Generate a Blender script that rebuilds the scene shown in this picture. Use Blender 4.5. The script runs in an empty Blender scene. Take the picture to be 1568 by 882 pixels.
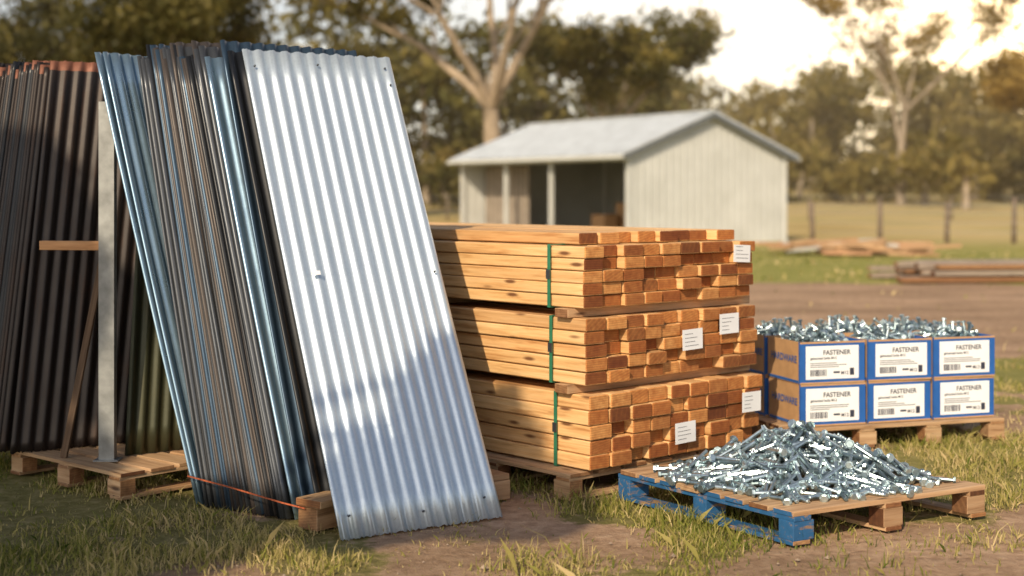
import bpy, math, random
import numpy as np
from mathutils import Vector, Matrix
random.seed(7); RS=np.random.RandomState(7)
scene=bpy.context.scene
# ---------------------------------------------------------------- camera
cam=bpy.data.cameras.new("camera"); camo=bpy.data.objects.new("camera",cam); scene.collection.objects.link(camo)
camo.location=(0,0,1.6); camo.rotation_euler=(math.radians(90),0,0)
cam.lens=50; cam.sensor_width=36; cam.shift_y=-146/1568; cam.clip_end=3000
cam.dof.use_dof=True; cam.dof.focus_distance=7.1; cam.dof.aperture_fstop=1.25
scene.camera=camo
scene.view_settings.view_transform='Standard'; scene.view_settings.look='None'; scene.view_settings.exposure=0
# ---------------------------------------------------------------- light
SUN=Vector((-0.28,-0.78,0.54)).normalized()
el=math.asin(SUN.z)
sl=bpy.data.lights.new("sun",'SUN'); so=bpy.data.objects.new("sun",sl); scene.collection.objects.link(so)
so.location=(-5,-8,12); so.rotation_euler=(-SUN).to_track_quat('-Z','Y').to_euler()
sl.energy=5.0; sl.angle=math.radians(0.6); sl.color=(1,0.82,0.58)
w=bpy.data.worlds.new("World"); scene.world=w; w.use_nodes=True
nt=w.node_tree; nt.nodes.clear()
def nn(nt,t,**k):
    n=nt.nodes.new(t)
    for a,b in k.items(): setattr(n,a,b)
    return n
out=nn(nt,'ShaderNodeOutputWorld'); bg=nn(nt,'ShaderNodeBackground')
sky=nn(nt,'ShaderNodeTexSky',sky_type='NISHITA',sun_disc=False,sun_elevation=el,sun_rotation=math.atan2(SUN.x,SUN.y),dust_density=2.0,air_density=1.0,ozone_density=1.5)
tc=nn(nt,'ShaderNodeTexCoord')
def lobe(G,p,col):
    G=Vector(G).normalized()
    dot=nn(nt,'ShaderNodeVectorMath',operation='DOT_PRODUCT'); dot.inputs[1].default_value=G
    nt.links.new(tc.outputs['Generated'],dot.inputs[0])
    mx=nn(nt,'ShaderNodeMath',operation='MAXIMUM'); mx.inputs[1].default_value=0
    nt.links.new(dot.outputs['Value'],mx.inputs[0])
    pw=nn(nt,'ShaderNodeMath',operation='POWER'); pw.inputs[1].default_value=p
    nt.links.new(mx.outputs[0],pw.inputs[0])
    g=nn(nt,'ShaderNodeMix',data_type='RGBA',blend_type='MIX'); g.inputs[6].default_value=(0,0,0,1); g.inputs[7].default_value=(*col,1)
    nt.links.new(pw.outputs[0],g.inputs[0]); return g.outputs[2]
g1=lobe((0.40,1.0,0.22),12,(11,7.4,3.4)); g2=lobe((0.38,1.0,0.15),120,(40,25,9))
sx=nn(nt,'ShaderNodeSeparateXYZ'); nt.links.new(tc.outputs['Generated'],sx.inputs[0])
mr=nn(nt,'ShaderNodeMapRange'); mr.inputs[1].default_value=0.0; mr.inputs[2].default_value=0.5; mr.inputs[3].default_value=1; mr.inputs[4].default_value=0
nt.links.new(sx.outputs['Z'],mr.inputs[0])
cn=nn(nt,'ShaderNodeTexNoise'); cn.inputs['Scale'].default_value=4; cn.inputs['Detail'].default_value=6
mp=nn(nt,'ShaderNodeMapping'); mp.inputs['Scale'].default_value=(1,1,4); nt.links.new(tc.outputs['Generated'],mp.inputs[0]); nt.links.new(mp.outputs[0],cn.inputs['Vector'])
cm=nn(nt,'ShaderNodeMath',operation='MULTIPLY'); nt.links.new(mr.outputs[0],cm.inputs[0]); nt.links.new(cn.outputs[0],cm.inputs[1])
hz=nn(nt,'ShaderNodeMix',data_type='RGBA',blend_type='MIX'); hz.inputs[6].default_value=(0,0,0,1); hz.inputs[7].default_value=(11,9.8,8.2,1)
nt.links.new(cm.outputs[0],hz.inputs[0])
prev=sky.outputs[0]
for o_ in (g1,g2,hz.outputs[2]):
    a1=nn(nt,'ShaderNodeMix',data_type='RGBA',blend_type='ADD'); a1.inputs[0].default_value=1
    nt.links.new(prev,a1.inputs[6]); nt.links.new(o_,a1.inputs[7]); prev=a1.outputs[2]
nt.links.new(prev,bg.inputs[0]); bg.inputs[1].default_value=0.105
nt.links.new(bg.outputs[0],out.inputs[0])
# ---------------------------------------------------------------- noise helper
LAT=RS.rand(256,256)
def vnoise(x,y):
    x=np.asarray(x,float);y=np.asarray(y,float)
    xi=np.floor(x).astype(int);yi=np.floor(y).astype(int);fx=x-xi;fy=y-yi
    fx=fx*fx*(3-2*fx);fy=fy*fy*(3-2*fy)
    a=LAT[xi%256,yi%256];b=LAT[(xi+1)%256,yi%256];c=LAT[xi%256,(yi+1)%256];d=LAT[(xi+1)%256,(yi+1)%256]
    return (a*(1-fx)+b*fx)*(1-fy)+(c*(1-fx)+d*fx)*fy
def fbm(x,y,o=4):
    s=0;a=.5;t=0
    for i in range(o):
        s=s+a*vnoise(x*2**i+i*17.3,y*2**i+i*9.1);t+=a;a*=.5
    return s/t
def sstep(a,b,x):
    t=np.clip((np.asarray(x,float)-a)/(b-a),0,1);return t*t*(3-2*t)
def ground_z(x,y):
    return 2.3*sstep(55,140,y)+6*sstep(150,600,y)
def dirt(x,y):
    x=np.asarray(x,float);y=np.asarray(y,float)
    n=fbm(x*.9+50,y*.9+50)-.5
    n2=fbm(x*.25+11,y*.25+31)-.5
    yard=sstep(12.5,15,y+n*4)*(1-sstep(23,26,y+n2*8))*sstep(.3,2.0,x+n*3)
    right=sstep(0.0,.8,x-.42*y+.5+n*2.4)*(1-sstep(23,26,y+n2*8))
    near=sstep(.0,.8,x-0.8+n*2.4)*(1-sstep(6.2,7.3,y+n*1.6))*.85
    patch=sstep(.02,.20,n)*.7*(1-sstep(10,16,y))
    base=.20*np.exp(-((x-.9)**2+(y-6.7)**2)/5)+.08
    return np.clip(np.maximum.reduce([yard,right,near,patch])+base,0,1)
# ---------------------------------------------------------------- materials
def mat(name):
    m=bpy.data.materials.new(name); m.use_nodes=True; t=m.node_tree
    return m,t,t.nodes['Principled BSDF'],t.links
def noise(t,scale,detail=4,vec=None,rough=.55,dist=0):
    n=nn(t,'ShaderNodeTexNoise'); n.inputs['Scale'].default_value=scale; n.inputs['Detail'].default_value=detail; n.inputs['Roughness'].default_value=rough; n.inputs['Distortion'].default_value=dist
    if vec is not None: t.links.new(vec,n.inputs['Vector'])
    return n.outputs[0]
def ramp(t,fac,stops):
    r=nn(t,'ShaderNodeValToRGB'); e=r.color_ramp.elements
    while len(e)<len(stops): e.new(.5)
    for i,(p,c) in enumerate(stops):
        e[i].position=p; e[i].color=(c[0],c[1],c[2],1) if hasattr(c,'__len__') else (c,c,c,1)
    t.links.new(fac,r.inputs[0]); return r.outputs[0]
def mixc(t,f,a,b,mode='MIX'):
    m=nn(t,'ShaderNodeMix',data_type='RGBA',blend_type=mode)
    for v,i in ((f,0),(a,6),(b,7)):
        if isinstance(v,(int,float)): m.inputs[i].default_value=v
        elif isinstance(v,tuple): m.inputs[i].default_value=(*v,1)
        else: t.links.new(v,m.inputs[i])
    return m.outputs[2]
def math_(t,op,a,b=0.0):
    m=nn(t,'ShaderNodeMath',operation=op)
    for v,i in ((a,0),(b,1)):
        if isinstance(v,(int,float)): m.inputs[i].default_value=v
        else: t.links.new(v,m.inputs[i])
    return m.outputs[0]
def bump(t,h,s,d=.01):
    b=nn(t,'ShaderNodeBump'); b.inputs['Strength'].default_value=s; b.inputs['Distance'].default_value=d
    t.links.new(h,b.inputs['Height']); return b.outputs[0]
def attr(t,n,o='Fac'):
    a=nn(t,'ShaderNodeAttribute',attribute_name=n); return a.outputs[o]
def mapv(t,v,scale):
    m=nn(t,'ShaderNodeMapping'); m.inputs['Scale'].default_value=scale; t.links.new(v,m.inputs[0]); return m.outputs[0]
def pos(t): return nn(t,'ShaderNodeNewGeometry').outputs['Position']
def ocoord(t): return nn(t,'ShaderNodeTexCoord').outputs['Object']

def wood(name,c1,c2,c3,rough=.7,knots=True):
    m,t,b,l=mat(name)
    lc=attr(t,'lc','Vector'); rnd=attr(t,'rnd')
    off=nn(t,'ShaderNodeCombineXYZ'); 
    o=math_(t,'MULTIPLY',rnd,37.0)
    for i in range(3): l.new(o,off.inputs[i])
    va=nn(t,'ShaderNodeVectorMath',operation='ADD'); l.new(lc,va.inputs[0]); l.new(off.outputs[0],va.inputs[1]); v=va.outputs[0]
    g=noise(t,1,6,mapv(t,v,(2.2,38,38)),.6,.4)
    f=noise(t,1,3,mapv(t,v,(6,160,160)),.6)
    c=ramp(t,g,[(.3,c2),(.46,c1),(.72,c3)])
    c=mixc(t,.22,c,ramp(t,f,[(.35,(.5,.5,.5)),(.65,(1.25,1.25,1.25))]),'MULTIPLY')
    c=mixc(t,.8,c,ramp(t,rnd,[(0,(.68,.62,.58)),(.3,(1.0,.93,.88)),(.6,(.86,.84,.78)),(.85,(1.12,1.12,1.12)),(1,(.93,.8,.68))]),'MULTIPLY')
    big=noise(t,1,2,mapv(t,v,(1.3,6,6)))
    c=mixc(t,.5,c,ramp(t,big,[(.3,(.75,.7,.65)),(.6,(1.1,1.1,1.1))]),'MULTIPLY')
    if knots:
        vo=nn(t,'ShaderNodeTexVoronoi'); vo.inputs['Scale'].default_value=1; l.new(mapv(t,v,(2.6,11,11)),vo.inputs['Vector'])
        k=ramp(t,vo.outputs['Distance'],[(.07,1.0),(.16,0.0)])
        c=mixc(t,k,c,(c2[0]*.35,c2[1]*.3,c2[2]*.3))
    l.new(c,b.inputs['Base Color']); b.inputs['Roughness'].default_value=rough
    l.new(bump(t,f,.35,.002),b.inputs['Normal'])
    return m
def endgrain(name,c1,c2):
    m,t,b,l=mat(name)
    lc=attr(t,'lc','Vector'); rnd=attr(t,'rnd')
    o=math_(t,'MULTIPLY',rnd,3.0); off=nn(t,'ShaderNodeCombineXYZ'); l.new(math_(t,'SUBTRACT',o,1.5),off.inputs[1]); l.new(o,off.inputs[2])
    va=nn(t,'ShaderNodeVectorMath',operation='ADD'); l.new(lc,va.inputs[0]); l.new(off.outputs[0],va.inputs[1])
    s=nn(t,'ShaderNodeVectorMath',operation='MULTIPLY'); l.new(va.outputs[0],s.inputs[0]); s.inputs[1].default_value=(0,.35,1)
    ln=nn(t,'ShaderNodeVectorMath',operation='LENGTH'); l.new(s.outputs[0],ln.inputs[0])
    w1=math_(t,'SINE',math_(t,'MULTIPLY',ln.outputs['Value'],520.0))
    n=noise(t,30,5,pos(t))
    c=mixc(t,ramp(t,n,[(.3,0),(.7,1)]),c2,c1)
    c=mixc(t,.35,c,ramp(t,w1,[(0,(.6,.55,.5)),(.8,(1.15,1.15,1.15))]),'MULTIPLY')
    c=mixc(t,1.0,c,ramp(t,rnd,[(0,(.26,.17,.12)),(.14,(1.1,1.15,1.2)),(.28,(.50,.36,.28)),(.42,(1.3,1.6,2.0)),(.56,(.80,.66,.55)),(.68,(.34,.23,.17)),(.80,(1.0,.95,.9)),(.9,(.55,.40,.32)),(1,(1.25,1.5,1.8))]),'MULTIPLY')
    sm=noise(t,1,2,mapv(t,lc,(1,20,300)))
    c=mixc(t,.3,c,ramp(t,sm,[(.35,(.6,.6,.6)),(.6,(1.15,1.15,1.15))]),'MULTIPLY')
    l.new(c,b.inputs['Base Color']); b.inputs['Roughness'].default_value=.85
    l.new(bump(t,sm,.4,.002),b.inputs['Normal'])
    return m
M_pine=wood("pine_wood",(.70,.43,.19),(.46,.22,.075),(.83,.57,.30))
M_end=endgrain("pine_end_grain",(.54,.225,.06),(.37,.12,.026))
M_pal=wood("pallet_wood",(.42,.27,.15),(.24,.14,.07),(.55,.39,.24),.8)
M_pale=endgrain("pallet_end_grain",(.42,.24,.11),(.25,.12,.05))
M_red=wood("red_wood",(.30,.12,.06),(.18,.06,.03),(.40,.2,.1),.8)
def paintwood(name,col):
    m,t,b,l=mat(name)
    lc=attr(t,'lc','Vector'); n=noise(t,1,6,mapv(t,lc,(9,60,60)),.7); n2=noise(t,9,5,pos(t),.7)
    k=math_(t,'ADD',math_(t,'MULTIPLY',n,.5),math_(t,'MULTIPLY',n2,.5))
    c=mixc(t,ramp(t,k,[(.53,0),(.59,1)]),col,(.26,.16,.09))
    c=mixc(t,.6,c,ramp(t,n2,[(.3,(.5,.5,.55)),(.7,(1.2,1.2,1.2))]),'MULTIPLY')
    l.new(c,b.inputs['Base Color']); b.inputs['Roughness'].default_value=.6; l.new(bump(t,n,.3,.003),b.inputs['Normal']); return m
M_blue=paintwood("blue_painted_wood",(.018,.105,.25))

def sheetmat(name,col,metal=.8,rough=.38,dirt_=.3,dc=(.12,.09,.07)):
    m,t,b,l=mat(name)
    lc=attr(t,'lc','Vector')
    st=noise(t,1,5,mapv(t,lc,(40,1.6,1)),.65); sp=nn(t,'ShaderNodeTexVoronoi'); sp.inputs['Scale'].default_value=70; l.new(lc,sp.inputs['Vector'])
    bl=noise(t,3.5,5,lc,.6)
    c=mixc(t,.25,col,ramp(t,sp.outputs['Distance'],[(0,(.75,.78,.82)),(.6,(1.15,1.15,1.15))]),'MULTIPLY')
    c=mixc(t,.55,c,ramp(t,st,[(.3,(.7,.72,.75)),(.65,(1.1,1.1,1.1))]),'MULTIPLY')
    k=ramp(t,math_(t,'MULTIPLY',math_(t,'ADD',bl,st),.5),[(.52,0),(.68,dirt_)])
    c=mixc(t,k,c,dc)
    l.new(c,b.inputs['Base Color']); b.inputs['Metallic'].default_value=metal
    l.new(ramp(t,bl,[(.3,rough-.07),(.7,rough+.12)]),b.inputs['Roughness'])
    l.new(bump(t,bl,.12,.01),b.inputs['Normal'])
    return m
S_galv=sheetmat("galvanised_steel",(.57,.66,.74),.6,.38,.2,(.32,.33,.34))
S_blue=sheetmat("blue_grey_steel",(.26,.38,.48),.75,.30,.2)
S_dkblue=sheetmat("dark_blue_steel",(.05,.085,.13),.6,.35,.2)
S_grey=sheetmat("weathered_grey_steel",(.080,.088,.10),.6,.36,.3,(.06,.055,.05))
S_tan=sheetmat("weathered_brown_steel",(.068,.058,.054),.45,.45,.5,(.07,.05,.038))
S_black=sheetmat("black_steel",(.016,.018,.022),.4,.36,.2,(.03,.025,.022))
S_dbrown=sheetmat("dark_brown_steel",(.028,.021,.019),.4,.40,.6,(.075,.035,.018))  # brown sheets, colour darkened further to stand in for shade
S_olive=sheetmat("olive_steel",(.05,.052,.028),.45,.4,.4,(.12,.09,.03))
S_rust=sheetmat("rusty_steel",(.20,.08,.05),.3,.6,.5,(.1,.04,.02))
def simple(name,col,rough=.6,metal=0,var=.25,scale=20):
    m,t,b,l=mat(name); n=noise(t,scale,5,ocoord(t))
    c=mixc(t,1.0,col,ramp(t,n,[(.3,(1-var,)*3),(.7,(1+var,)*3)]),'MULTIPLY')
    l.new(c,b.inputs['Base Color']); b.inputs['Roughness'].default_value=rough; b.inputs['Metallic'].default_value=metal
    l.new(bump(t,n,.1,.002),b.inputs['Normal']); return m
M_post=simple("galvanised_post",(.25,.26,.26),.5,.5,.3,12)
M_strap=simple("green_strap",(.03,.16,.09),.4,0,.1)
M_orange=simple("orange_strap",(.36,.085,.03),.7,0,.5,60)
M_paper=simple("label_paper",(.80,.82,.85),.6,0,.04,8)
M_ink=simple("print_ink",(.03,.035,.06),.6,0,.2)
M_bluep=simple("blue_print",(.015,.10,.36),.5,0,.15,10)
M_card=simple("cardboard",(.46,.27,.13),.8,0,.12,14)
M_bolt=simple("zinc_steel",(.46,.56,.60),.28,.85,.25,60)
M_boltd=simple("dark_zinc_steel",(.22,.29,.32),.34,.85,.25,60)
M_wire=simple("fence_wire",(.3,.29,.27),.5,.6,.1)
M_fpost=simple("fence_post_wood",(.16,.12,.09),.85,0,.3,6)
# ---------------------------------------------------------------- mesh builder
class MB:
    def __init__(s): s.v=[];s.f=[];s.m=[];s.r=[];s.lc=[];s.sm=[]
    def add(s,vs,fs,mi=0,r=0,lc=None,smooth=False):
        o=len(s.v); s.v+= [tuple(v) for v in vs]; s.lc+= [tuple(c) for c in (lc if lc is not None else vs)]
        s.r+=[r]*len(vs)
        for k,f in enumerate(fs):
            s.f.append([i+o for i in f]); s.m.append(mi[k] if hasattr(mi,'__len__') else mi); s.sm.append(smooth)
    def box(s,o,a,b,c,la,lb,lc_,mi=0,mend=None,r=None):
        o=Vector(o);a=Vector(a)*la;b=Vector(b)*lb;c=Vector(c)*lc_
        vs=[o,o+a,o+a+b,o+b,o+c,o+a+c,o+a+b+c,o+b+c]
        h=(lb/2,lc_/2)
        lc=[(0,-h[0],-h[1]),(la,-h[0],-h[1]),(la,h[0],-h[1]),(0,h[0],-h[1]),(0,-h[0],h[1]),(la,-h[0],h[1]),(la,h[0],h[1]),(0,h[0],h[1])]
        fs=[(0,3,2,1),(4,5,6,7),(0,1,5,4),(2,3,7,6),(0,4,7,3),(1,2,6,5)]
        if a.cross(b).dot(c)<0: fs=[tuple(reversed(f)) for f in fs]
        me=mi if mend is None else mend
        s.add(vs,fs,[mi]*4+[me]*2,random.random() if r is None else r,lc)
    def tube(s,pts,rads,n=8,mi=0,r=0,cap=True):
        vs=[];fs=[];P=[Vector(p) for p in pts]
        for i,p in enumerate(P):
            d=(P[min(i+1,len(P)-1)]-P[max(i-1,0)]).normalized()
            x=d.cross(Vector((.13,.97,.2))).normalized();y=d.cross(x)
            for k in range(n):
                an=2*math.pi*k/n; vs.append(p+(x*math.cos(an)+y*math.sin(an))*rads[i])
        for i in range(len(P)-1):
            for k in range(n):
                k2=(k+1)%n; fs.append((i*n+k,i*n+k2,(i+1)*n+k2,(i+1)*n+k))
        if cap: fs.append(tuple(reversed(range(n)))); fs.append(tuple(range((len(P)-1)*n,len(P)*n)))
        s.add(vs,fs,mi,r,None,True)
    def obj(s,name,mats,parent=None,bevel=0,solid=0):
        me=bpy.data.meshes.new(name)
        V=np.array(s.v,float); mn=V.min(0);mxx=V.max(0); og=np.array([(mn[0]+mxx[0])/2,(mn[1]+mxx[1])/2,mn[2]])
        me.from_pydata((V-og).tolist(),[],s.f)
        for m in mats: me.materials.append(m)
        me.polygons.foreach_set('material_index',s.m); me.polygons.foreach_set('use_smooth',s.sm)
        a=me.attributes.new('rnd','FLOAT','POINT'); a.data.foreach_set('value',s.r)
        a=me.attributes.new('lc','FLOAT_VECTOR','POINT'); a.data.foreach_set('vector',np.array(s.lc,float).ravel())
        me.update()
        o=bpy.data.objects.new(name,me); scene.collection.objects.link(o)
        loc=Vector(og)
        if parent is not None: o.parent=parent; loc=loc-parent.location
        o.location=loc
        if bevel: 
            b=o.modifiers.new('bevel','BEVEL'); b.width=bevel; b.segments=1; b.limit_method='ANGLE'
        if solid:
            b=o.modifiers.new('solid','SOLIDIFY'); b.thickness=solid; b.offset=0
        return o
def empty(name,loc):
    e=bpy.data.objects.new(name,None); e.empty_display_size=.2; e.location=loc; scene.collection.objects.link(e); return e
def np_mesh(name,V,lvi,lstart,rnd,mats,parent=None,smooth=False,mi=None):
    V=np.asarray(V,float).reshape(-1,3); mn=V.min(0);mxx=V.max(0); og=np.array([(mn[0]+mxx[0])/2,(mn[1]+mxx[1])/2,mn[2]])
    me=bpy.data.meshes.new(name); me.vertices.add(len(V)); me.vertices.foreach_set('co',(V-og).ravel())
    me.loops.add(len(lvi)); me.loops.foreach_set('vertex_index',np.asarray(lvi,np.int32))
    me.polygons.add(len(lstart)); me.polygons.foreach_set('loop_start',np.asarray(lstart,np.int32))
    for m in mats: me.materials.append(m)
    if mi is not None: me.polygons.foreach_set('material_index',np.asarray(mi,np.int32))
    me.polygons.foreach_set('use_smooth',np.full(len(lstart),smooth))
    me.update(calc_edges=True)
    a=me.attributes.new('rnd','FLOAT','POINT'); a.data.foreach_set('value',np.asarray(rnd,float))
    o=bpy.data.objects.new(name,me); scene.collection.objects.link(o)
    loc=Vector(og)
    if parent is not None: o.parent=parent; loc=loc-parent.location
    o.location=loc; return o
# ---------------------------------------------------------------- ground
def graded(lo,hi,fine_lo,fine_hi,step,g=1.12):
    xs=list(np.arange(fine_lo,fine_hi+1e-6,step)); s=step;x=xs[-1]
    while x<hi: s*=g;x+=s;xs.append(x)
    s=step;x=xs[0];pre=[]
    while x>lo: s*=g;x-=s;pre.append(x)
    return np.array(pre[::-1]+xs)
gx=graded(-900,900,-7,14,.14); gy=graded(-60,1500,3.5,30,.14)
X,Y=np.meshgrid(gx,gy,indexing='xy'); Z=ground_z(X,Y)+np.where((Y<40),(fbm(X*1.3,Y*1.3)-.5)*.03-.012,0)
nx,ny=len(gx),len(gy)
idx=np.arange(nx*ny).reshape(ny,nx)
q=np.stack([idx[:-1,:-1],idx[:-1,1:],idx[1:,1:],idx[1:,:-1]],-1).reshape(-1,4)
m,t,b,l=mat("ground_grass_and_dirt")
P=pos(t); d=attr(t,'rnd')
n1=noise(t,1.3,6,P); n2=noise(t,14,6,P,.7); n3=noise(t,60,4,P,.7); n4=noise(t,.12,4,P); n5=noise(t,1,5,mapv(t,P,(.22,.9,1)))
gr=ramp(t,n2,[(.3,(.10,.09,.03)),(.5,(.19,.16,.06)),(.7,(.32,.26,.13))])
gfar=ramp(t,n1,[(.3,(.19,.20,.045)),(.55,(.29,.28,.075)),(.75,(.40,.34,.13))])
fld=ramp(t,n4,[(.3,(.40,.30,.12)),(.5,(.52,.40,.19)),(.7,(.34,.30,.10))])
sxyz=nn(t,'ShaderNodeSeparateXYZ'); l.new(P,sxyz.inputs[0])
def mrange(v,a,b_): 
    r=nn(t,'ShaderNodeMapRange'); r.inputs[1].default_value=a; r.inputs[2].default_value=b_; l.new(v,r.inputs[0]); return r.outputs[0]
yy=math_(t,'ADD',sxyz.outputs['Y'],math_(t,'MULTIPLY',n4,14.0))
c=mixc(t,mrange(yy,12,24),gr,gfar)
c=mixc(t,mrange(yy,44,58),c,fld)
di=ramp(t,n2,[(.3,(.27,.18,.12)),(.5,(.41,.29,.20)),(.75,(.54,.41,.30))])
di=mixc(t,.6,di,ramp(t,n1,[(.3,(.66,.62,.58)),(.7,(1.18,1.12,1.05))]),'MULTIPLY')
di=mixc(t,.8,di,ramp(t,n5,[(.35,(.68,.64,.58)),(.6,(1.15,1.12,1.1))]),'MULTIPLY')
k=math_(t,'ADD',d,math_(t,'MULTIPLY',math_(t,'SUBTRACT',n2,.5),.9))
k=math_(t,'SUBTRACT',k,math_(t,'MULTIPLY',ramp(t,n5,[(.52,0.0),(.68,1.0)]),.35))
c=mixc(t,ramp(t,k,[(.30,0),(.50,1)]),c,di)
l.new(c,b.inputs['Base Color']); b.inputs['Roughness'].default_value=.95; b.inputs['Specular IOR Level'].default_value=.15
l.new(bump(t,math_(t,'ADD',n2,math_(t,'MULTIPLY',n3,.5)),.7,.03),b.inputs['Normal'])
np_mesh("ground",np.stack([X,Y,Z],-1).reshape(-1,3),q.ravel(),np.arange(len(q))*4,dirt(X,Y).ravel(),[m],smooth=True)
# ---------------------------------------------------------------- grass
def leafmat(name,stops,trans=.35,rough=.6):
    m,t,b,l=mat(name); r=attr(t,'rnd'); c=ramp(t,r,stops)
    l.new(c,b.inputs['Base Color']); b.inputs['Roughness'].default_value=rough; b.inputs['Specular IOR Level'].default_value=.25
    tr=nn(t,'ShaderNodeBsdfTranslucent'); l.new(c,tr.inputs[0]); ms=nn(t,'ShaderNodeMixShader'); ms.inputs[0].default_value=trans
    l.new(b.outputs[0],ms.inputs[1]); l.new(tr.outputs[0],ms.inputs[2]); l.new(ms.outputs[0],t.nodes['Material Output'].inputs[0]); return m
M_grass=leafmat("grass_blades",[(0,(.055,.095,.012)),(.25,(.13,.165,.025)),(.48,(.27,.27,.055)),(.72,(.45,.38,.14)),(1,(.62,.49,.26))],.35)
def blades(n,ylo,yhi,p,hs,ws,xs,seed,gain=3.2,bias=.0):
    R=np.random.RandomState(seed)
    u=R.rand(n); y=(ylo**(1-p)+u*(yhi**(1-p)-ylo**(1-p)))**(1/(1-p))
    x=(R.rand(n)*2-1)*(y*xs+.8)
    cl=fbm(x*2.6+3,y*2.6+7,3); keep=(R.rand(n)<np.clip((cl-.34)*gain,0.05,1)*(1-dirt(x,y)*.93))
    x=x[keep];y=y[keep];cl=cl[keep];n=len(x)
    h=hs*(.3+R.rand(n)**2*1.5)*(.3+2.0*np.clip(cl-.3,0,1)+ (R.rand(n)<.04)*.9); w=ws*(.6+.8*R.rand(n))*(1+.10*(y-ylo))
    an=R.rand(n)*2*np.pi; lean=R.rand(n)*1.2; la=R.rand(n)*2*np.pi
    ax=np.stack([np.cos(an),np.sin(an),np.zeros(n)],-1)*w[:,None]/2
    base=np.stack([x,y,ground_z(x,y)-.012],-1)
    ld=np.stack([np.cos(la)*lean,np.sin(la)*lean,np.ones(n)],-1)
    mid=base+ld*h[:,None]*.55*np.array([.5,.5,1]); tip=base+ld*h[:,None]*np.array([1,1,.95])
    V=np.stack([base-ax,base+ax,mid+ax*.7,tip,mid-ax*.7],1)
    r=np.clip(fbm(x*.8+9,y*.8+2)*1.2-.04+R.randn(n)*.2+bias,0,1)
    return V.reshape(-1,3),n,np.repeat(r,5)
Vs=[];rs=[]
for a in [(200000,4.6,9.5,1.6,.050,.0052,.40,1,2.8,.03),(50000,9.5,18,1.6,.045,.012,.42,2,2.5,.12),(14000,18,40,1.5,.05,.03,.42,3,2.0,.25)]:
    V,n,r=blades(*a); Vs.append(V);rs.append(r)
V=np.concatenate(Vs);r=np.concatenate(rs);n=len(V)//5
np_mesh("grass",V,np.arange(n*5),np.arange(n)*5,r,[M_grass])
mb=MB()
for i in range(620):
    y=5.2+random.random()**1.6*9; x=(random.random()*2-1)*(y*.4)
    if dirt(x,y)<.3: continue
    s=.004+random.random()**3*.018
    vs=[];R_=random.random
    for a_,b_,c_ in [(1,0,0),(0,1,0),(-1,0,0),(0,-1,0),(0,0,.7),(0,0,-.5)]: vs.append(Vector((a_,b_,c_))*s*(.7+.6*R_())+Vector((x,y,-.004)))
    mb.add(vs,[(0,1,4),(1,2,4),(2,3,4),(3,0,4),(1,0,5),(2,1,5),(3,2,5),(0,3,5)],0,R_())
mb.obj("gravel",[simple("pebble_stone",(.30,.23,.17),.9,0,.3,30)])
# ---------------------------------------------------------------- corrugated sheets
PITCH=.0762
def sheet(B,T,mat_,name,parent=None,wid=.86,u=None,rough_edge=0,amp=.009,sag=0,phase=0,capmat=None,solid=.0022,nl=14):
    B=Vector(B);T=Vector(T);e=T-B
    if u is None: u=Vector((e.y,-e.x,0)).normalized()
    else: u=Vector((u[0],u[1],0)).normalized()
    nrm=u.cross(e).normalized()
    ns=int(wid/PITCH*10)
    mb=MB(); vs=[];lc=[];fs=[];L=e.length
    for j in range(nl+1):
        tt=j/nl
        for i in range(ns+1):
            s=wid*i/ns
            z=amp*math.sin(2*math.pi*s/PITCH+phase)
            jj=0
            if j==0: jj=rough_edge*(random.random()-.5)
            if j==nl: jj=rough_edge*.5*(random.random()-.5)
            sg=sag*math.sin(math.pi*tt)
            vs.append(B+u*s+e*(tt+jj/L)+nrm*(z-sg)); lc.append((s,tt*L,phase))
    for j in range(nl):
        for i in range(ns):
            a=j*(ns+1)+i; fs.append((a,a+1,a+ns+2,a+ns+1))
    mi=[(1 if (capmat and k>=(nl-1)*ns) else 0) for k in range(len(fs))]
    mb.add(vs,fs,mi,0,lc,True)
    return mb.obj(name,[mat_]+([capmat] if capmat else []),parent,solid=solid)
fs_=empty("corrugated_roofing_sheet",(-.42,6.78,0))
sheet((-.787,6.54,.0),(-1.433,7.54,2.36),S_galv,"galvanised_sheet",fs_,wid=.885,rough_edge=.012,sag=.012,amp=.0078)
B=Vector((-.787,6.54,0));E=Vector((-.646,1.0,2.36));U=Vector((E.y,-E.x,0)).normalized();Nn=U.cross(E).normalized()
if Nn.y>0: Nn=-Nn
mb=MB()
for (s_,t_) in [(.83,.97),(.84,.93),(.83,.5),(.80,.04),(.05,.96),(.06,.04),(.45,.03),(.42,.97)]:
    p=B+U*s_+E*t_+Nn*.0125; mb.tube([p-Nn*.006,p+Nn*.003],[.006,.005],8)
p=B+U*.12+E*.5+Nn*.021; mb.box(p,U,E.normalized(),Nn,.05,.022,.002,1)
mb.obj("screws",[S_grey,M_paper],fs_)
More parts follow.
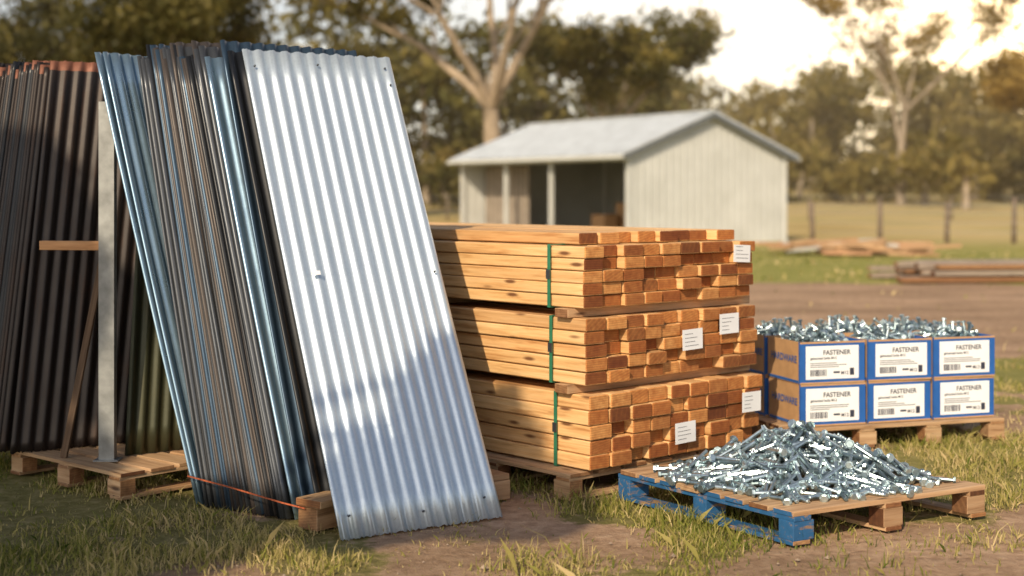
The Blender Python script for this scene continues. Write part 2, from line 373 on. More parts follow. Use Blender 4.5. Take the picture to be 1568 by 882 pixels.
# sheet stack
st=empty("corrugated_sheet_stack",(-1.3,7.1,0))
B0,B1=Vector((-1.61,7.26,0)),Vector((-.90,6.82,0)); T0,T1=Vector((-2.26,7.70,2.36)),Vector((-1.50,7.50,2.36))
NS=27
tops=[0,.06,.33]+[.35+.43*k/NS for k in range(1,NS+1)]+[.84,.93,1.0]
bots=[0,.03,.07]+[.085+.63*k/NS for k in range(1,NS+1)]+[.78,.86,.97]
cols=[S_blue,S_blue,S_grey]+[random.choice([S_grey,S_grey,S_grey,S_tan,S_black,S_grey,S_tan,S_dkblue]) for k in range(NS)]+[S_blue,S_dkblue,S_black]
for i,(a_,b_) in enumerate(zip(tops,bots)):
    j=(random.random()-.5)*.045 if i not in (0,1) else 0
    sheet(B0.lerp(B1,b_)+Vector((0,0,random.random()*.012)),T0.lerp(T1,a_)+Vector((j*.3,j*.5,j*2.2)),cols[i],"sheet_%d"%(i+1),st,rough_edge=.006,phase=random.uniform(-.5,.5),sag=random.uniform(0,.012),solid=.004)
mb=MB()
pp=[Vector((-1.655,7.262,.15)),Vector((-1.40,7.06,.135)),Vector((-1.10,6.80,.115)),Vector((-.98,6.74,.10))]
for k in range(3):
    a_,b_=pp[k],pp[k+1]; d_=(b_-a_); mb.box(a_,d_.normalized(),Vector((-.5,-.8,0)).normalized(),(0,0,1),d_.length,.004,.007)
mb.obj("orange_band",[M_orange],st)
# ---------------------------------------------------------------- pallets
def pallet(name,C,a,b,La,Lb,nb,mats,blue=False,h=(.018,.082,.018,.020),parent=None,gap=None,blkw=.10,nblk=3):
    mb=MB();C=Vector((C[0],C[1],0));a=Vector((*a,0)).normalized();b=Vector((*b,0)).normalized();up=Vector((0,0,1))
    z=0.003
    for k in range(nblk):
        mb.box(C+a*(k*(La-.1)/(nblk-1))+up*z,b,a,up,Lb,.1,h[0],2 if blue and k==0 else 0,1)
    z+=h[0]
    for i in range(nblk):
        for k in range(3):
            bl=blue and (i==0)
            mb.box(C+a*(i*(La-.13)/(nblk-1)+.004)+b*(k*(Lb-blkw)/2+.004)+up*z,a,b,up,.122,blkw-.008,h[1],2 if bl else 0,2 if bl else 1)
    z+=h[1]
    for k in range(nblk):
        mb.box(C+a*(k*(La-.115)/(nblk-1)+.006)+up*z,b,a,up,Lb,.10,h[2],2 if blue and k==0 else 0,2 if blue and k==0 else 1)
    z+=h[2]
    wb=Lb/nb
    for k in range(nb):
        j=random.uniform(-.006,.006)
        mb.box(C+a*j+b*(k*wb+.004)+up*z,a,b,up,La,wb*(.80 if gap is None else gap),h[3],0,2 if (blue and k%3!=1) else 1)
    return mb.obj(name,mats,parent,bevel=.002),z+h[3]
PM=[M_pal,M_pale,M_blue]
_,zt=pallet("blue_pallet",(1.27,6.42),(.87,.49),(-.58,.815),1.23,1.243,8,PM,True,h=(.020,.088,.022,.024))
pallet("wooden_pallet",(-2.03,7.37),(-.75,.66),(.66,.75),1.1,1.1,6,PM)
pallet("wooden_pallet",(.30,7.35),(-.67,.74),(.74,.67),1.25,1.45,7,PM)
pallet("wooden_pallet",(-.55,8.29),(-.67,.74),(.74,.67),1.25,1.45,7,PM)
pallet("wooden_pallet",(1.72,8.74),(.953,.304),(-.304,.953),1.55,1.0,6,PM,nblk=4)
mb=MB()
u=Vector((.62,.78,0));v=Vector((.78,-.62,0))
o=Vector((-1.02,6.78,.002)); 
mb.box(o,u,v,(0,0,1),.16,.13,.11,0,1)
mb.box(o+Vector((-.01,-.01,.112)),u,v,(0,0,1),.95,.17,.035,0,1)
mb.box(o+u*.78,u,v,(0,0,1),.16,.13,.11,0,1)
mb.box(Vector((-.2,7.28,.002)),(.8,.6,0),(-.6,.8,0),(0,0,1),.24,.12,.10,0,1)
mb.box(Vector((-.22,7.27,.104)),(.8,.6,0),(-.6,.8,0),(0,0,1),.26,.4,.03,0,1)
mb.obj("wooden_bearer",[M_pal,M_pale],bevel=.003)
# ---------------------------------------------------------------- timber stack
ts=empty("timber_stack",(.2,8.6,.15))
a=Vector((-.67,.74,0)).normalized(); b=Vector((.74,.67,0)).normalized(); up=Vector((0,0,1))
LEN=3.2;COLS=9;WT=1.42
def bundle(k,C,z,rh,rows,off,extra=0):
    mb=MB()
    base=[WT/COLS*random.uniform(.93,1.07) for _ in range(COLS)]
    for r_ in range(rows+extra):
        x=0.0
        nc=COLS if r_<rows else COLS-1
        x0=0 if r_<rows else .09
        ws=[base[i]*random.uniform(.95,1.05) for i in range(nc)]
        sc=(WT-(.16 if r_>=rows else 0))/sum(ws)
        ox=random.uniform(-.008,.008)
        for i in range(nc):
            wd=ws[i]*sc; j=random.choice([0,0,.004,.008,.012,.018,-.006,-.014,.03,.055]) + random.uniform(-.004,.004)
            if i==0: j=random.uniform(-.008,.008)
            if r_>=rows: j+=random.uniform(.0,.10)+.05
            dz=random.uniform(0,.003)
            O=C+a*(j+off)+b*(x0+x+ox)+up*(z+r_*rh+dz)
            tw=random.uniform(-.0035,.0035); aa=(a+b*tw).normalized(); bb=(b-a*tw).normalized()
            mb.box(O,aa,bb,up,LEN+random.uniform(-.03,.03),wd-random.uniform(.005,.012),rh-random.uniform(.003,.006),0,1)
            x+=wd
    o=mb.obj("bundle_%d"%k,[M_pine,M_end],ts,bevel=.005)
    H=rows*rh; t0=off+.24; s=MB(); e=.004;wd=.022
    O=C+a*t0
    s.box(O-b*(e+.012)+up*(z-e),a,b,up,wd,e,H+2*e,0)
    s.box(O-b*.012+up*(z+H),a,b,up,wd,WT+.02,e,0)
    s.box(O+b*(WT+.012)+up*(z-e),a,b,up,wd,e,H+2*e,0)
    s.box(O-b*.012+up*(z-e),a,b,up,wd,WT+.02,e-.001,0)
    s.box(O-b*(e+.017)+up*(z+H*.45),a,b,up,wd+.006,.006,.05,1)
    s.obj("strap_%d"%k,[M_strap,S_grey],ts)
C=Vector((.41,7.40,0))
bundle(1,C,.150,.078,5,0)
bundle(2,C,.590,.070,5,.035)
bundle(3,C,.990,.066,5,.05,extra=1)
mb=MB()
for z,h in ((.541,.047),(.941,.047)):
    for t0 in (.10,1.3,2.5):
        mb.box(C+a*(t0+.03)-b*.04+up*z,b,a,up,WT+.1,.10,h,0,1)
mb.obj("bearers",[M_pal,M_pale],ts,bevel=.002)
mb=MB()
def lab(px_off,z,w=.17,h=.115,out_=.020):
    O=C-a*out_+b*px_off+up*z
    tl=random.uniform(-.06,.06); bb=(b+up*tl).normalized(); uu=(up-b*tl).normalized()
    mb.box(O,bb,uu,-a,w,h,.0015,0)
    for k in range(4):
        mb.box(O-a*.0018+bb*.02+uu*(.022+k*.022),bb,uu,-a,w*random.uniform(.3,.75),.0025,.0006,1)
lab(.64,.215);lab(1.22,.33);lab(.74,.72,out_=-.014);lab(1.06,.79,out_=-.014);lab(1.20,1.20,.15,.1,-.028)
mb.obj("labels",[M_paper,M_ink],ts)
mb=MB()
for r_ in range(24):
    for i in range(3):
        mb.box(Vector((-4.9+random.uniform(-.03,.03),9.9+i*.2,.01+r_*.082)),(1,0,0),(0,1,0),up,1.38+random.uniform(-.04,.04),.19,.076,0,1)
mb.obj("timber_stack",[M_red,M_end],bevel=.004)
# ---------------------------------------------------------------- left dark stack, rack
ds=empty("dark_corrugated_sheet_stack",(-2.6,8.1,.14))
u_=(.85,.53)
for k in range(20):
    f=k/19
    Bk=Vector((-3.34+.46*f+random.uniform(-.006,.006),8.22-.24*f,.145)); Tk=Bk+Vector((.24-.07*f,.25,2.2+random.uniform(-.03,.03)))
    sheet(Bk,Tk,random.choice([S_dbrown,S_dbrown,S_black,S_tan,S_dbrown,S_black]) if k<19 else S_dbrown,"sheet_%d"%(k+1),ds,u=(.85-.25*(1-f),.53+.25*(1-f)),phase=random.uniform(-.4,.4),rough_edge=.01,capmat=(S_rust if k%3==0 else None),solid=.004,nl=40)
Bk=Vector((-2.80,7.93,.145));sheet(Bk,Bk+Vector((.13,.30,2.22)),S_dbrown,"sheet_21",ds,u=u_,capmat=S_rust,rough_edge=.012,nl=40)
os_=empty("olive_corrugated_sheet",(-1.8,8.1,.14))
Bk=Vector((-2.14,7.86,.145));sheet(Bk,Bk+Vector((.02,.34,2.05)),S_olive,"sheet_1",os_,u=(.8,.6))
rk=empty("steel_support_post",(-2.2,7.75,.14))
mb=MB()
mb.box(Vector((-2.245,7.72,.145)),(0,0,1),(1,0,0),(0,1,0),1.95,.085,.006,0)
mb.box(Vector((-2.245,7.726,.145)),(0,0,1),(1,0,0),(0,1,0),1.95,.006,.05,0)
mb.box(Vector((-2.166,7.726,.145)),(0,0,1),(1,0,0),(0,1,0),1.95,.006,.05,0)
mb.box(Vector((-2.27,7.70,.142)),(0,0,1),(1,0,0),(0,1,0),.008,.135,.1,0)
mb.obj("post",[M_post],rk,bevel=.001)
mb=MB()
mb.box(Vector((-2.60,7.82,1.285)),(.98,-.19,0),(.19,.98,0),(0,0,1),.36,.05,.05,0,1)
d_=Vector((.20,-.02,.99)).normalized(); 
mb.box(Vector((-2.48,7.80,.15)),d_,(0,1,0),Vector((.99,0,-.2)),1.14,.03,.035,1)
mb.obj("bracket",[wood("bracket_wood",(.50,.27,.12),(.3,.14,.05),(.6,.36,.18)),wood("brace_wood",(.12,.07,.04),(.07,.04,.02),(.2,.13,.08))],rk,bevel=.002)
# ---------------------------------------------------------------- bolts
def bolt_geo(L=.19,r=.0105,hr=.0205):
    n=8;V=[];F=[]
    def ring(z,rr,m=n):
        o=len(V)
        for k in range(m): V.append((rr*math.cos(2*math.pi*k/m),rr*math.sin(2*math.pi*k/m),z))
        return o
    def join(o1,o2,m=n):
        for k in range(m): F.append((o1+k,o1+(k+1)%m,o2+(k+1)%m,o2+k))
    prof=[(-L/2,r*.7)]
    z=-L/2+.003
    for k in range(8): prof.append((z,r if k%2==0 else r*.86)); z+=.007
    prof.append((z,r)); prof.append((L/2,r))
    o=[ring(z_,r_) for z_,r_ in prof]
    for i in range(len(o)-1): join(o[i],o[i+1])
    F.append(tuple(reversed(range(o[0],o[0]+n))))
    a1=ring(L/2,r); a2=ring(L/2,hr*1.15); a3=ring(L/2+.003,hr*1.15); a4=ring(L/2+.003,hr*.9)
    join(a1,a2);join(a2,a3);join(a3,a4)
    b1=ring(L/2+.003,hr,6); b2=ring(L/2+.012,hr,6); b3=ring(L/2+.0135,hr*.85,6)
    join(b1,b2,6);join(b2,b3,6); F.append(tuple(range(b3,b3+6)))
    return np.array(V),F
BV,BF=bolt_geo()
def bolts(name,P,D,scale,parent=None):
    n=len(P);nv=len(BV); D=D/np.linalg.norm(D,axis=1)[:,None]
    ref=np.where(np.abs(D[:,2:3])>.9,np.array([[1.,0,0]]),np.array([[0,0,1.]]))
    x=np.cross(ref,D);x/=np.linalg.norm(x,axis=1)[:,None];y=np.cross(D,x)
    V=P[:,None,:]+scale[:,None,None]*(BV[None,:,0:1]*x[:,None,:]+BV[None,:,1:2]*y[:,None,:]+BV[None,:,2:3]*D[:,None,:])
    lv=np.concatenate([np.array(f) for f in BF]); ln=np.array([len(f) for f in BF]); ls=np.concatenate([[0],np.cumsum(ln)[:-1]])
    LV=(lv[None,:]+np.arange(n)[:,None]*nv).ravel(); LS=(ls[None,:]+np.arange(n)[:,None]*len(lv)).ravel()
    mi=np.repeat((np.random.RandomState(3).rand(n)<.3).astype(int),len(BF))
    return np_mesh(name,V.reshape(-1,3),LV,LS,np.repeat(np.random.RandomState(4).rand(n),nv),[M_bolt,M_boltd],parent,False,mi)
qv=np.array([.87,.49]);pv=np.array([-.58,.815]);qv/=np.linalg.norm(qv);pv/=np.linalg.norm(pv)
ctr=np.array([1.27,6.42])+qv*.615+pv*.60
R=np.random.RandomState(11)
def hgt(r): return .235*np.clip(1-r**1.4,0,1)
def place(N,layfun,mind):
    out=[];tries=0
    while len(out)<N and tries<N*30:
        tries+=1
        th=R.rand()*2*np.pi; rr=R.rand()**.5
        sq=1/max(abs(math.cos(th)),abs(math.sin(th)))**.6
        uu=math.cos(th)*rr*.55*sq; vv=math.sin(th)*rr*.50*sq
        yaw=R.rand()*2*np.pi
        h=hgt(rr); z=zt+.012+max(h-.012,0)*layfun()
        rad=np.array([uu*qv[0]+vv*pv[0],uu*qv[1]+vv*pv[1]]); rn=rad/(np.linalg.norm(rad)+1e-6)
        D=np.array([math.cos(yaw),math.sin(yaw),0.]); D[2]=-(D[0]*rn[0]+D[1]*rn[1])*.55*min(h/.1,1)+R.randn()*.16*min(h/.1,1)
        p=np.array([ctr[0]+rad[0],ctr[1]+rad[1],z]); p[2]=max(p[2],zt+.012+abs(D[2])/np.linalg.norm(D)*.085)
        ok=True
        for (p2,d2) in out[-250:]:
            dd=np.linalg.norm(p2-p)
            if dd<mind and abs(np.dot(D/np.linalg.norm(D),d2))<.75: ok=False;break
            if dd<mind*.5: ok=False;break
        if ok: out.append((p,D/np.linalg.norm(D)))
    return out
pl=place(340,lambda:R.rand()**.6*.85,.02)+place(260,lambda:.92+.16*R.rand(),.046)
P_=np.array([p for p,_ in pl]);D=np.array([d for _,d in pl])
bolts("bolt_pile",P_,D,.85+.25*R.rand(len(P_)))
# ---------------------------------------------------------------- boxes of bolts
F1=Vector((.953,.304,0)).normalized();F2=Vector((-.304,.953,0)).normalized()
def textobj(body,O,r_,u_,size,matl,parent,name):
    cu=bpy.data.curves.new(name,'FONT'); cu.body=body; cu.size=size; cu.materials.append(matl); cu.offset=size*.018
    o=bpy.data.objects.new(name,cu); scene.collection.objects.link(o); n_=r_.cross(u_)
    M=Matrix((r_,u_,n_)).transposed().to_4x4(); M.translation=Vector(O)-parent.location
    o.parent=parent; o.matrix_local=M; return o
BW,BD,BH=.455,.43,.262
def carton(O,full,front):
    O=Vector(O); jit=random.uniform(-.02,.02); f1=(F1+F2*jit).normalized(); f2=Vector((-f1.y,f1.x,0))
    e=empty("bolt_box",O+f1*BW/2+f2*BD/2)
    mb=MB(); th_=.006
    mb.box(O,f1,f2,up,BW,th_,BH,1)
    mb.box(O+f2*(BD-th_),f1,f2,up,BW,th_,BH,0)
    mb.box(O+f2*th_,f2,f1,up,BD-2*th_,th_,BH,0)
    mb.box(O+f2*th_+f1*(BW-th_),f2,f1,up,BD-2*th_,th_,BH,1)
    mb.box(O+f1*th_+f2*th_+up*.001,f1,f2,up,BW-2*th_,BD-2*th_,(.05 if full else BH-.002),0)
    mb.box(O-f1*.0015+f2*.004,f2,f1,up,.012,.0015,BH,1)
    mb.box(O-f1*.0015+f2*.02+up*.004,f2,f1,up,BD-.03,.0014,.018,1)
    mb.box(O-f2*.0015+up*.0,f1,f2,up,BW,.0015,.010,2)
    mb.box(O-f2*.0015+up*(BH-.012),f1,f2,up,BW,.0015,.012,2)
    mb.obj("carton",[M_card,M_bluep,M_card],e,bevel=.0015)
    if front:
        mb=MB(); lx=random.uniform(-.01,.01); LO=O-f2*.003+f1*(.045+lx)+up*.028; LW,LH=BW-.085,BH-.055
        mb.box(LO,f1,f2,up,LW,.0012,LH,0)
        for k in range(3): mb.box(LO-f2*.001+f1*.03+up*(.098-.012*k),f1,f2,up,LW*random.uniform(.35,.75),.0008,.004,1)
        x=.03
        while x<LW*.40:
            w_=random.choice([.003,.005,.008]); mb.box(LO-f2*.001+f1*x+up*.02,f1,f2,up,w_,.0008,.04,1); x+=w_+random.choice([.003,.005])
        mb.box(LO-f2*.001+f1*(LW*.52)+up*.035,f1,f2,up,LW*.12,.0008,.012,1)
        mb.box(LO-f2*.001+f1*(LW*.83)+up*.02,f1,f2,up,.03,.0008,.045,1)
        mb.obj("label",[M_paper,M_ink],e)
        textobj("FASTENER",LO-f2*.002+f1*LW*.32+up*(LH-.055),f1,up,.042,M_ink,e,"label_text")
        textobj("galvanised bolts M12",LO-f2*.002+f1*.03+up*(LH-.083),f1,up,.022,M_ink,e,"label_line")
        textobj("M12",LO-f2*.002+f1*LW*.66+up*.026,f1,up,.03,M_ink,e,"label_size")
    textobj("HARDWARE",O-f1*.004+f2*(BD-.05)+up*.13,-f2,up,.062,M_bluep,e,"side_text")
    if full:
        n=80; R=np.random.RandomState(random.randint(0,9999))
        a_=.08+R.rand(n)*(BW-.16); b_=.08+R.rand(n)*(BD-.16)
        hh=BH-.03+.05*np.sin(np.pi*a_/BW)*np.sin(np.pi*b_/BD)*R.rand(n)**.5+R.rand(n)*.015
        P_=np.array(O)[None]+a_[:,None]*np.array(f1)+b_[:,None]*np.array(f2); P_[:,2]+=hh
        yaw=R.rand(n)*2*np.pi; el_=np.abs(R.randn(n))*.3; el_[R.rand(n)<.12]=1.3
        D=np.stack([np.cos(yaw)*np.cos(el_),np.sin(yaw)*np.cos(el_),np.sin(el_)],-1)
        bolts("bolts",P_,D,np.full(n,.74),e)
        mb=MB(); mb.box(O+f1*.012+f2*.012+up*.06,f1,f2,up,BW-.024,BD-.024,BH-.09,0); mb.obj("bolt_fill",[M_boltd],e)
O0=Vector((1.79,8.83,.144))
for row in range(2):
    for lv in range(2):
        for k in range(3):
            carton(O0+F1*(k*(BW+.028))+F2*(row*(BD+.02))+up*(lv*(BH+.002))+F1*random.uniform(-.006,.006),lv==1,row==0)
# ---------------------------------------------------------------- shed
sh=empty("farm_shed",(3.2,49,0))
E1=Vector((.843,.537,0)).normalized();E2=Vector((-.537,.843,0)).normalized()
SO=Vector((3.55,43.5,0));SW=6.5;SL=10.1;EH=2.9;RH=4.15
mS,t,bb_,l=mat("shed_cladding"); pn=noise(t,1.2,5,ocoord(t)); c=mixc(t,.6,(.54,.55,.54),ramp(t,pn,[(.3,(.8,.8,.78)),(.7,(1.08,1.08,1.08))]),'MULTIPLY'); l.new(c,bb_.inputs['Base Color']); bb_.inputs['Roughness'].default_value=.5
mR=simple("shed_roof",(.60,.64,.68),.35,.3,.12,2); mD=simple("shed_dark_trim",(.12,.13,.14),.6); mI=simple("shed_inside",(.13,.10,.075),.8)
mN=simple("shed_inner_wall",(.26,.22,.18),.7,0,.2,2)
def ribwall(mb,O,dirn,L,hfun,mi,nrm,pitch=.28,rd=.03):
    x=0
    while x<L-1e-6:
        for (x0,x1,off) in ((x,x+pitch*.70,0),(x+pitch*.74,x+pitch*.92,rd)):
            x1=min(x1+pitch*.08,L); 
            if x0>=L: continue
            p=[O+dirn*x0+nrm*off,O+dirn*x1+nrm*off,O+dirn*x1+nrm*off+up*hfun(x1),O+dirn*x0+nrm*off+up*hfun(x0)]
            mb.add(p+[v-nrm*.04 for v in p],[(0,1,2,3),(7,6,5,4),(0,4,5,1),(3,2,6,7),(0,3,7,4),(1,5,6,2)],mi,0)
        x+=pitch
hg=lambda x: EH+(RH-EH)*(1-abs(x-SW/2)/(SW/2))
mb=MB()
ribwall(mb,SO+E1*.03,E1,SW-.06,lambda x:hg(x)-.04,0,-E2)
ribwall(mb,SO+E2*SL+E1*.03,E1,SW-.06,lambda x:hg(x)-.06,0,-E2)
ribwall(mb,SO+E1*SW+E2*.05,E2,SL-.1,lambda x:EH-.05,0,E1)
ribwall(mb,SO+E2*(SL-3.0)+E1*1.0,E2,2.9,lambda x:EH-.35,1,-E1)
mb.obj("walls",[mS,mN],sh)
mb=MB()
mb.box(SO+E2*.03-E1*.03+up*(EH-.32),E2,E1,up,SL-.06,.08,.25,0)
for tt in (0.0,4.2,7.0,SL-.12):
    mb.box(SO+E2*(tt+.02)+E1*.0,E2,E1,up,.12,.12,EH-.05,0)
mb.box(SO-E2*.06-E1*.02,E1,E2,up,.10,.04,EH-.02,0); mb.box(SO+E1*(SW-.08)-E2*.06,E1,E2,up,.10,.04,EH-.02,0)
mb.obj("frame",[mS],sh)
mb=MB()
ov=.35
for sgn in (0,1):
    e0=SO+(E1*(-ov) if sgn==0 else E1*(SW+ov))-E2*.25+up*(EH-(RH-EH)/(SW/2)*ov)
    rg=SO+E1*(SW/2)-E2*.25+up*RH
    sl_=(rg-e0); n_=sl_.normalized().cross(E2).normalized(); 
    if n_.z<0:n_=-n_
    Lr=SL+.5
    mb.box(e0,E2,sl_.normalized(),n_,Lr,sl_.length,.03,0)
    x=.0
    while x<Lr: mb.box(e0+E2*x+n_*.03,sl_.normalized(),E2,n_,sl_.length,.035,.03,0); x+=.30
    mb.box(e0-n_*.16-E2*.01,sl_.normalized(),E2,n_,sl_.length,.04,.155,1)
    mb.box(e0-up*.12+(E1*-.1 if sgn==0 else E1*0),E2,E1,up,Lr,.10,.11,2)
mb.box(SO+E1*(SW/2-.2)-E2*.25+up*(RH+.0),E2,E1,up,SL+.5,.4,.06,0)
mb.obj("roof",[mR,mD,mS],sh)
mb=MB()
for i in range(14):
    o=SO+E2*random.uniform(.8,6.5)+E1*random.uniform(1.5,5.5)
    mb.box(o,E1,E2,up,random.uniform(.3,1.2),random.uniform(.3,.9),random.uniform(.3,1.3),random.choice([0,1]))
mb.box(SO+E1*.3+E2*.3+up*.012,E1,E2,up,SW-.5,SL-.6,.03,2)
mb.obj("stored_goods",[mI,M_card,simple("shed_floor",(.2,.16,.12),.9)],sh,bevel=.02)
# ---------------------------------------------------------------- fence, lumber piles, junk
mb=MB()
fx=[9.6,11.7,13.8,15.8,17.9,20.0,22.1,24.2,26.3]
for i,x in enumerate(fx):
    y=45.5-.25*i+random.uniform(-.2,.2); hh=1.35+random.uniform(-.1,.12)
    mb.tube([(x,y,-.1),(x+random.uniform(-.04,.04),y,hh)],[.08,.07],8,0)
for zz in (.35,.65,.95,1.2):
    mb.tube([(fx[0],45.42,zz),(fx[4],44.45,zz-.01),(fx[-1],43.4,zz)],[.010]*3,5,1)
mb.obj("farm_fence",[M_fpost,M_wire])
mb=MB()
for i,x in enumerate(np.arange(-14,60,3.6)):
    y=70+.1*i+random.uniform(-.5,.5); z0=float(ground_z(x,y)); mb.tube([(x,y,z0-.1),(x,y,z0+1.2)],[.06,.05],6,0)
for zz in (.5,.85,1.2): mb.tube([(-14,70,zz+.2),(58,72,zz+.22)],[.012]*2,5,1)
mb.obj("farm_fence",[M_fpost,M_wire])
mb=MB()
for lv in range(3):
    for i in range(6):
        mb.box(Vector((6.9+random.uniform(-.5,.4)+lv*.25,25.0+i*.34,.02+lv*.115)),(.99,.10+random.uniform(-.02,.02),0),(-.10,.99,0),up,5.0+random.uniform(-.8,.3),.22,.08,random.choice([0,0,1]),1)
mb.obj("lumber_pile",[wood("grey_weathered_wood",(.30,.25,.21),(.16,.12,.1),(.42,.36,.3),.9),M_pale],bevel=.005)
mb=MB()
for i in range(34):
    an=random.uniform(-.5,.5)
    mb.box(Vector((6.4+random.random()*3.6,35.5+random.random()*2.5,.03+random.random()*.25)),(math.cos(an),math.sin(an),random.uniform(-.08,.08)),(-math.sin(an),math.cos(an),0),up,random.uniform(.8,2.2),.15,.08,random.choice([0,0,0,1,2]),0)
mb.obj("scrap_wood_pile",[M_pal,wood("orange_scrap",(.42,.24,.13),(.28,.15,.08),(.5,.32,.2)),simple("scrap_grey",(.45,.45,.43),.6)])
# ---------------------------------------------------------------- trees
M_bark=simple("gum_bark",(.33,.26,.19),.9,0,.35,1.2); M_barkd=simple("dark_bark",(.14,.105,.08),.9,0,.3,2)
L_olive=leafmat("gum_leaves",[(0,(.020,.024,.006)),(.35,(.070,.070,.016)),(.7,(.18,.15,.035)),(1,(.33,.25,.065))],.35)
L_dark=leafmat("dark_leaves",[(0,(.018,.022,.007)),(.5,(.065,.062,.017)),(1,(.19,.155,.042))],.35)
L_glow=leafmat("golden_glow_leaves",[(0,(.14,.095,.022)),(.4,(.30,.195,.045)),(.75,(.47,.32,.085)),(1,(.60,.43,.14))],.5)  # golden haze glow of the right-hand trees, put into the leaf colour
L_mid=leafmat("hazy_leaves",[(0,(.06,.052,.014)),(.4,(.14,.115,.030)),(.75,(.26,.20,.055)),(1,(.42,.31,.10))],.4)  # distant warm haze put into the leaf colour
def leafquads(P,size,R):
    n=len(P); d=R.randn(n,3); d[:,2]=-np.abs(d[:,2])*.8-.2; d/=np.linalg.norm(d,axis=1)[:,None]
    s=np.cross(d,R.randn(n,3)); s/=np.linalg.norm(s,axis=1)[:,None]
    sz=size*(.5+R.rand(n))[:,None]
    return np.stack([P-d*sz*.6,P+s*sz*.28,P+d*sz*.6,P-s*sz*.28],1)
def gen_tree(name,x,y,H,seed,leaf,bark,spread=.5,lsize=.2,nleaf=240,tr=.3,clumpr=.9,trunkfrac=.35,limbs=4,lean=0):
    rnd=random.Random(seed);R=np.random.RandomState(seed); z0=float(ground_z(x,y))
    mb=MB(); tips=[]
    def br(p,d,L,r,lev):
        pts=[p];rd=[r];q=Vector(p);dd=Vector(d);ns=5
        for i in range(ns):
            dd=(dd+Vector((rnd.uniform(-1,1),rnd.uniform(-1,1),rnd.uniform(-.4,.7)))*.14).normalized()
            q=q+dd*L/ns; pts.append(q.copy()); rd.append(r*(1-.45*(i+1)/ns))
        mb.tube(pts,rd,8 if lev<2 else 5,0,0,False)
        if lev==3: tips.append(q); tips.append(pts[3]); return
        if lev==2: tips.append(q)
        nb=limbs if lev==0 else 3
        a0=rnd.uniform(0,6.28)
        for k in range(nb):
            an=a0+6.283*k/nb+rnd.uniform(-.5,.5); tilt=spread*rnd.uniform(.7,1.4)
            side=Vector((math.cos(an),math.sin(an),0)); nd=(dd*math.cos(tilt)+side*math.sin(tilt)); nd.z=max(nd.z,.05 if lev>0 else .3); nd.normalize()
            st_=pts[-1] if (lev==0 and k<2) or rnd.random()<.5 else pts[rnd.choice([3,4])]
            br(st_,nd,L*rnd.uniform(.6,.85)*(1.15 if lev==0 else 1),rd[-1]*.72,lev+1)
    br(Vector((x,y,z0-.2)),Vector((lean,0,1)).normalized(),H*trunkfrac,tr,0)
    T=np.array([list(t) for t in tips]); n=len(T)*nleaf
    cl=np.repeat(np.arange(len(T)),nleaf)
    P=T[cl]+R.randn(n,3)*clumpr*np.array([.5,.5,.33])*(.6+.8*R.rand(len(T)))[cl][:,None]
    cr=R.rand(len(T))
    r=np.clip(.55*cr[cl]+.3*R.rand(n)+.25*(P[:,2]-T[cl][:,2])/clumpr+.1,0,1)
    e=empty(name,(x,y,z0))
    mb.obj("trunk",[bark],e)
    V=leafquads(P,lsize,R)
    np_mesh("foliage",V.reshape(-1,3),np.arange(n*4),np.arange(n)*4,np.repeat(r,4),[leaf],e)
gen_tree("added_shade_tree",-.6,64,18,21,L_olive,M_bark,.55,.28,150,.62,1.05,.31,5)
gen_tree("added_shade_tree",-15,58,14,5,L_dark,M_barkd,.5,.26,130,.4,1.05,.3,5)
gen_tree("added_shade_tree",-20.5,62,15,8,L_dark,M_barkd,.5,.26,130,.4,1.1,.28,5)
gen_tree("added_shade_tree",-10.5,72,11,9,L_dark,M_bark,.5,.26,110,.3,1.0,.3,4)
gen_tree("added_shade_tree",5,76,14,14,L_olive,M_bark,.5,.28,130,.4,1.0,.3,4)
gen_tree("added_shade_tree",24.6,90,17,33,L_glow,M_bark,.45,.26,85,.32,1.0,.36,4)
gen_tree("added_shade_tree",31,84,11.5,35,L_glow,M_bark,.55,.28,110,.3,1.0,.3,4)
gen_tree("added_shade_tree",35.5,90,13,37,L_glow,M_bark,.55,.28,100,.3,1.0,.3,4)
# added out-of-view tree: leaf clumps placed to cast shade on sheets and grass
R=np.random.RandomState(5)
targets=[(-.12,7.12,.10,.30),(-.24,7.28,.46,.22),(-.48,6.95,.06,.24),(-.72,6.72,.02,.20),(.10,7.1,.0,.26),(-.24,7.40,.70,.12),(-2.7,7.3,.0,.5),(-2.0,6.7,0,.4),(-3.1,8.0,.7,.45),(-2.9,8.2,1.5,.36),(-2.45,8.2,.8,.35),(-1.5,6.4,0,.3)]
mb=MB();tk=Vector((-5.2,-1.2,0)); mb.tube([tk,tk+Vector((.1,.1,2.2)),tk+Vector((.5,.3,4.2)),tk+Vector((1.0,.5,5.6))],[.24,.2,.16,.10],10,0,0,False)
Ps=[];rs=[]
for (x,y,z,rad_) in targets:
    c_=Vector((x,y,z))+SUN*9.2
    j=tk+Vector((.5,.3,4.2)); md=(j+c_)/2+Vector((0,0,.35))
    mb.tube([j,md,c_],[.07,.045,.02],6,0,0,False)
    nl=int(2600*(rad_/.35)**2); g=R.randn(nl,3); g/=np.linalg.norm(g,axis=1)[:,None]; P=np.array(c_)+g*(R.rand(nl)**.45)[:,None]*rad_*1.25
    Ps.append(P); rs.append(R.rand(nl))
P=np.concatenate(Ps);r=np.concatenate(rs);n=len(P);V=leafquads(P,.11,R)
e=empty("added_shade_tree",tk); mb.obj("trunk",[M_bark],e)
np_mesh("foliage",V.reshape(-1,3),np.arange(n*4),np.arange(n)*4,np.repeat(r,4),[L_olive],e)
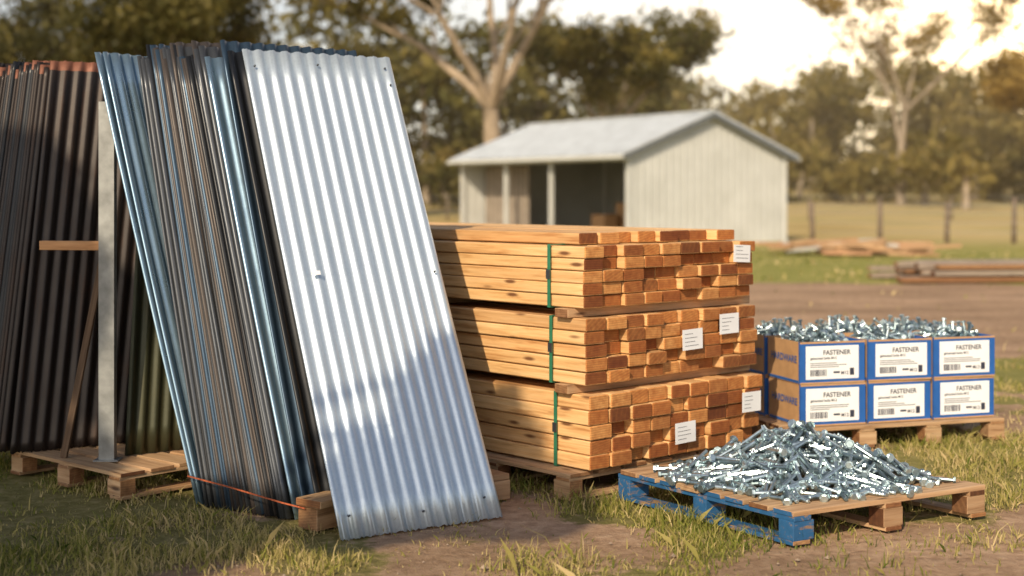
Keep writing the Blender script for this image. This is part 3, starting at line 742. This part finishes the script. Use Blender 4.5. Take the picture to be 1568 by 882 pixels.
# distant mass of trees and undergrowth
R=np.random.RandomState(77); Ps=[];rs=[];mb=MB()
def mass(x,y,H,wd,nc,nl,bright,low=.12,pw_=.7):
    z0=float(ground_z(x,y)); mb.tube([(x,y,z0-.3),(x+R.randn()*.3,y,z0+H*.75)],[.28,.1],6,0,0,False)
    for k in range(nc):
        hz_=R.rand()**pw_; cx=x+R.randn()*wd*.42*(1-.4*hz_); cy=y+R.randn()*wd*.4; cz=z0+H*(low+(.97-low)*hz_)
        rr_=wd*.20*(.6+.8*R.rand()); P=np.array([cx,cy,cz])+R.randn(nl,3)*rr_*np.array([.7,.7,.5])
        P[:,2]=np.maximum(P[:,2],z0+.1)
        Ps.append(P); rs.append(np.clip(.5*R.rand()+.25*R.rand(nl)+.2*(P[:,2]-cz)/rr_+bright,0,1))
def flush(name,leaf):
    global Ps,rs,mb
    P=np.concatenate(Ps);r=np.concatenate(rs);V=leafquads(P,.6,R);n=len(P)
    e=empty(name,(float(P[:,0].mean()),float(P[:,1].mean()),1.5))
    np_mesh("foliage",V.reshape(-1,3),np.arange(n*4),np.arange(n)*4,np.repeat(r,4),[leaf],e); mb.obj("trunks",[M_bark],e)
    Ps=[];rs=[];mb=MB()
for i in range(29):
    x=-44+i*1.85+R.randn(); y=82+R.rand()*22; mass(x,y,9.5+R.rand()*4.2,5.5,17,64,.12,.06,.9)
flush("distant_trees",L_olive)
for i in range(36):
    x=8+i*1.6+R.randn(); y=112+R.rand()*26; mass(x,y,8.0+R.rand()*4.0,6,17,60,.05+.014*i,.04,1.0)  # leaf tone brightens rightwards, painting in the warm glow
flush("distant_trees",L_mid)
for i in range(40):
    x=-30+i*2.3+R.randn(); y=84+R.rand()*24; mass(x,y,2.4+R.rand()*2.2,4.5,6,60,.2,.05,1)
flush("shrubs",L_mid)
# ---------------------------------------------------------------- afternoon haze over the paddock (real scattering volume)
m=bpy.data.materials.new("haze_air"); m.use_nodes=True; t=m.node_tree; t.nodes.clear()
vs_=nn(t,'ShaderNodeVolumeScatter'); vs_.inputs['Color'].default_value=(1,.80,.52,1); vs_.inputs['Density'].default_value=.0026; vs_.inputs['Anisotropy'].default_value=0.0
t.links.new(vs_.outputs[0],nn(t,'ShaderNodeOutputMaterial').inputs['Volume'])
mb=MB(); mb.box(Vector((-160,54,-1)),(1,0,0),(0,1,0),(0,0,1),340,130,32,0); mb.obj("haze",[m])
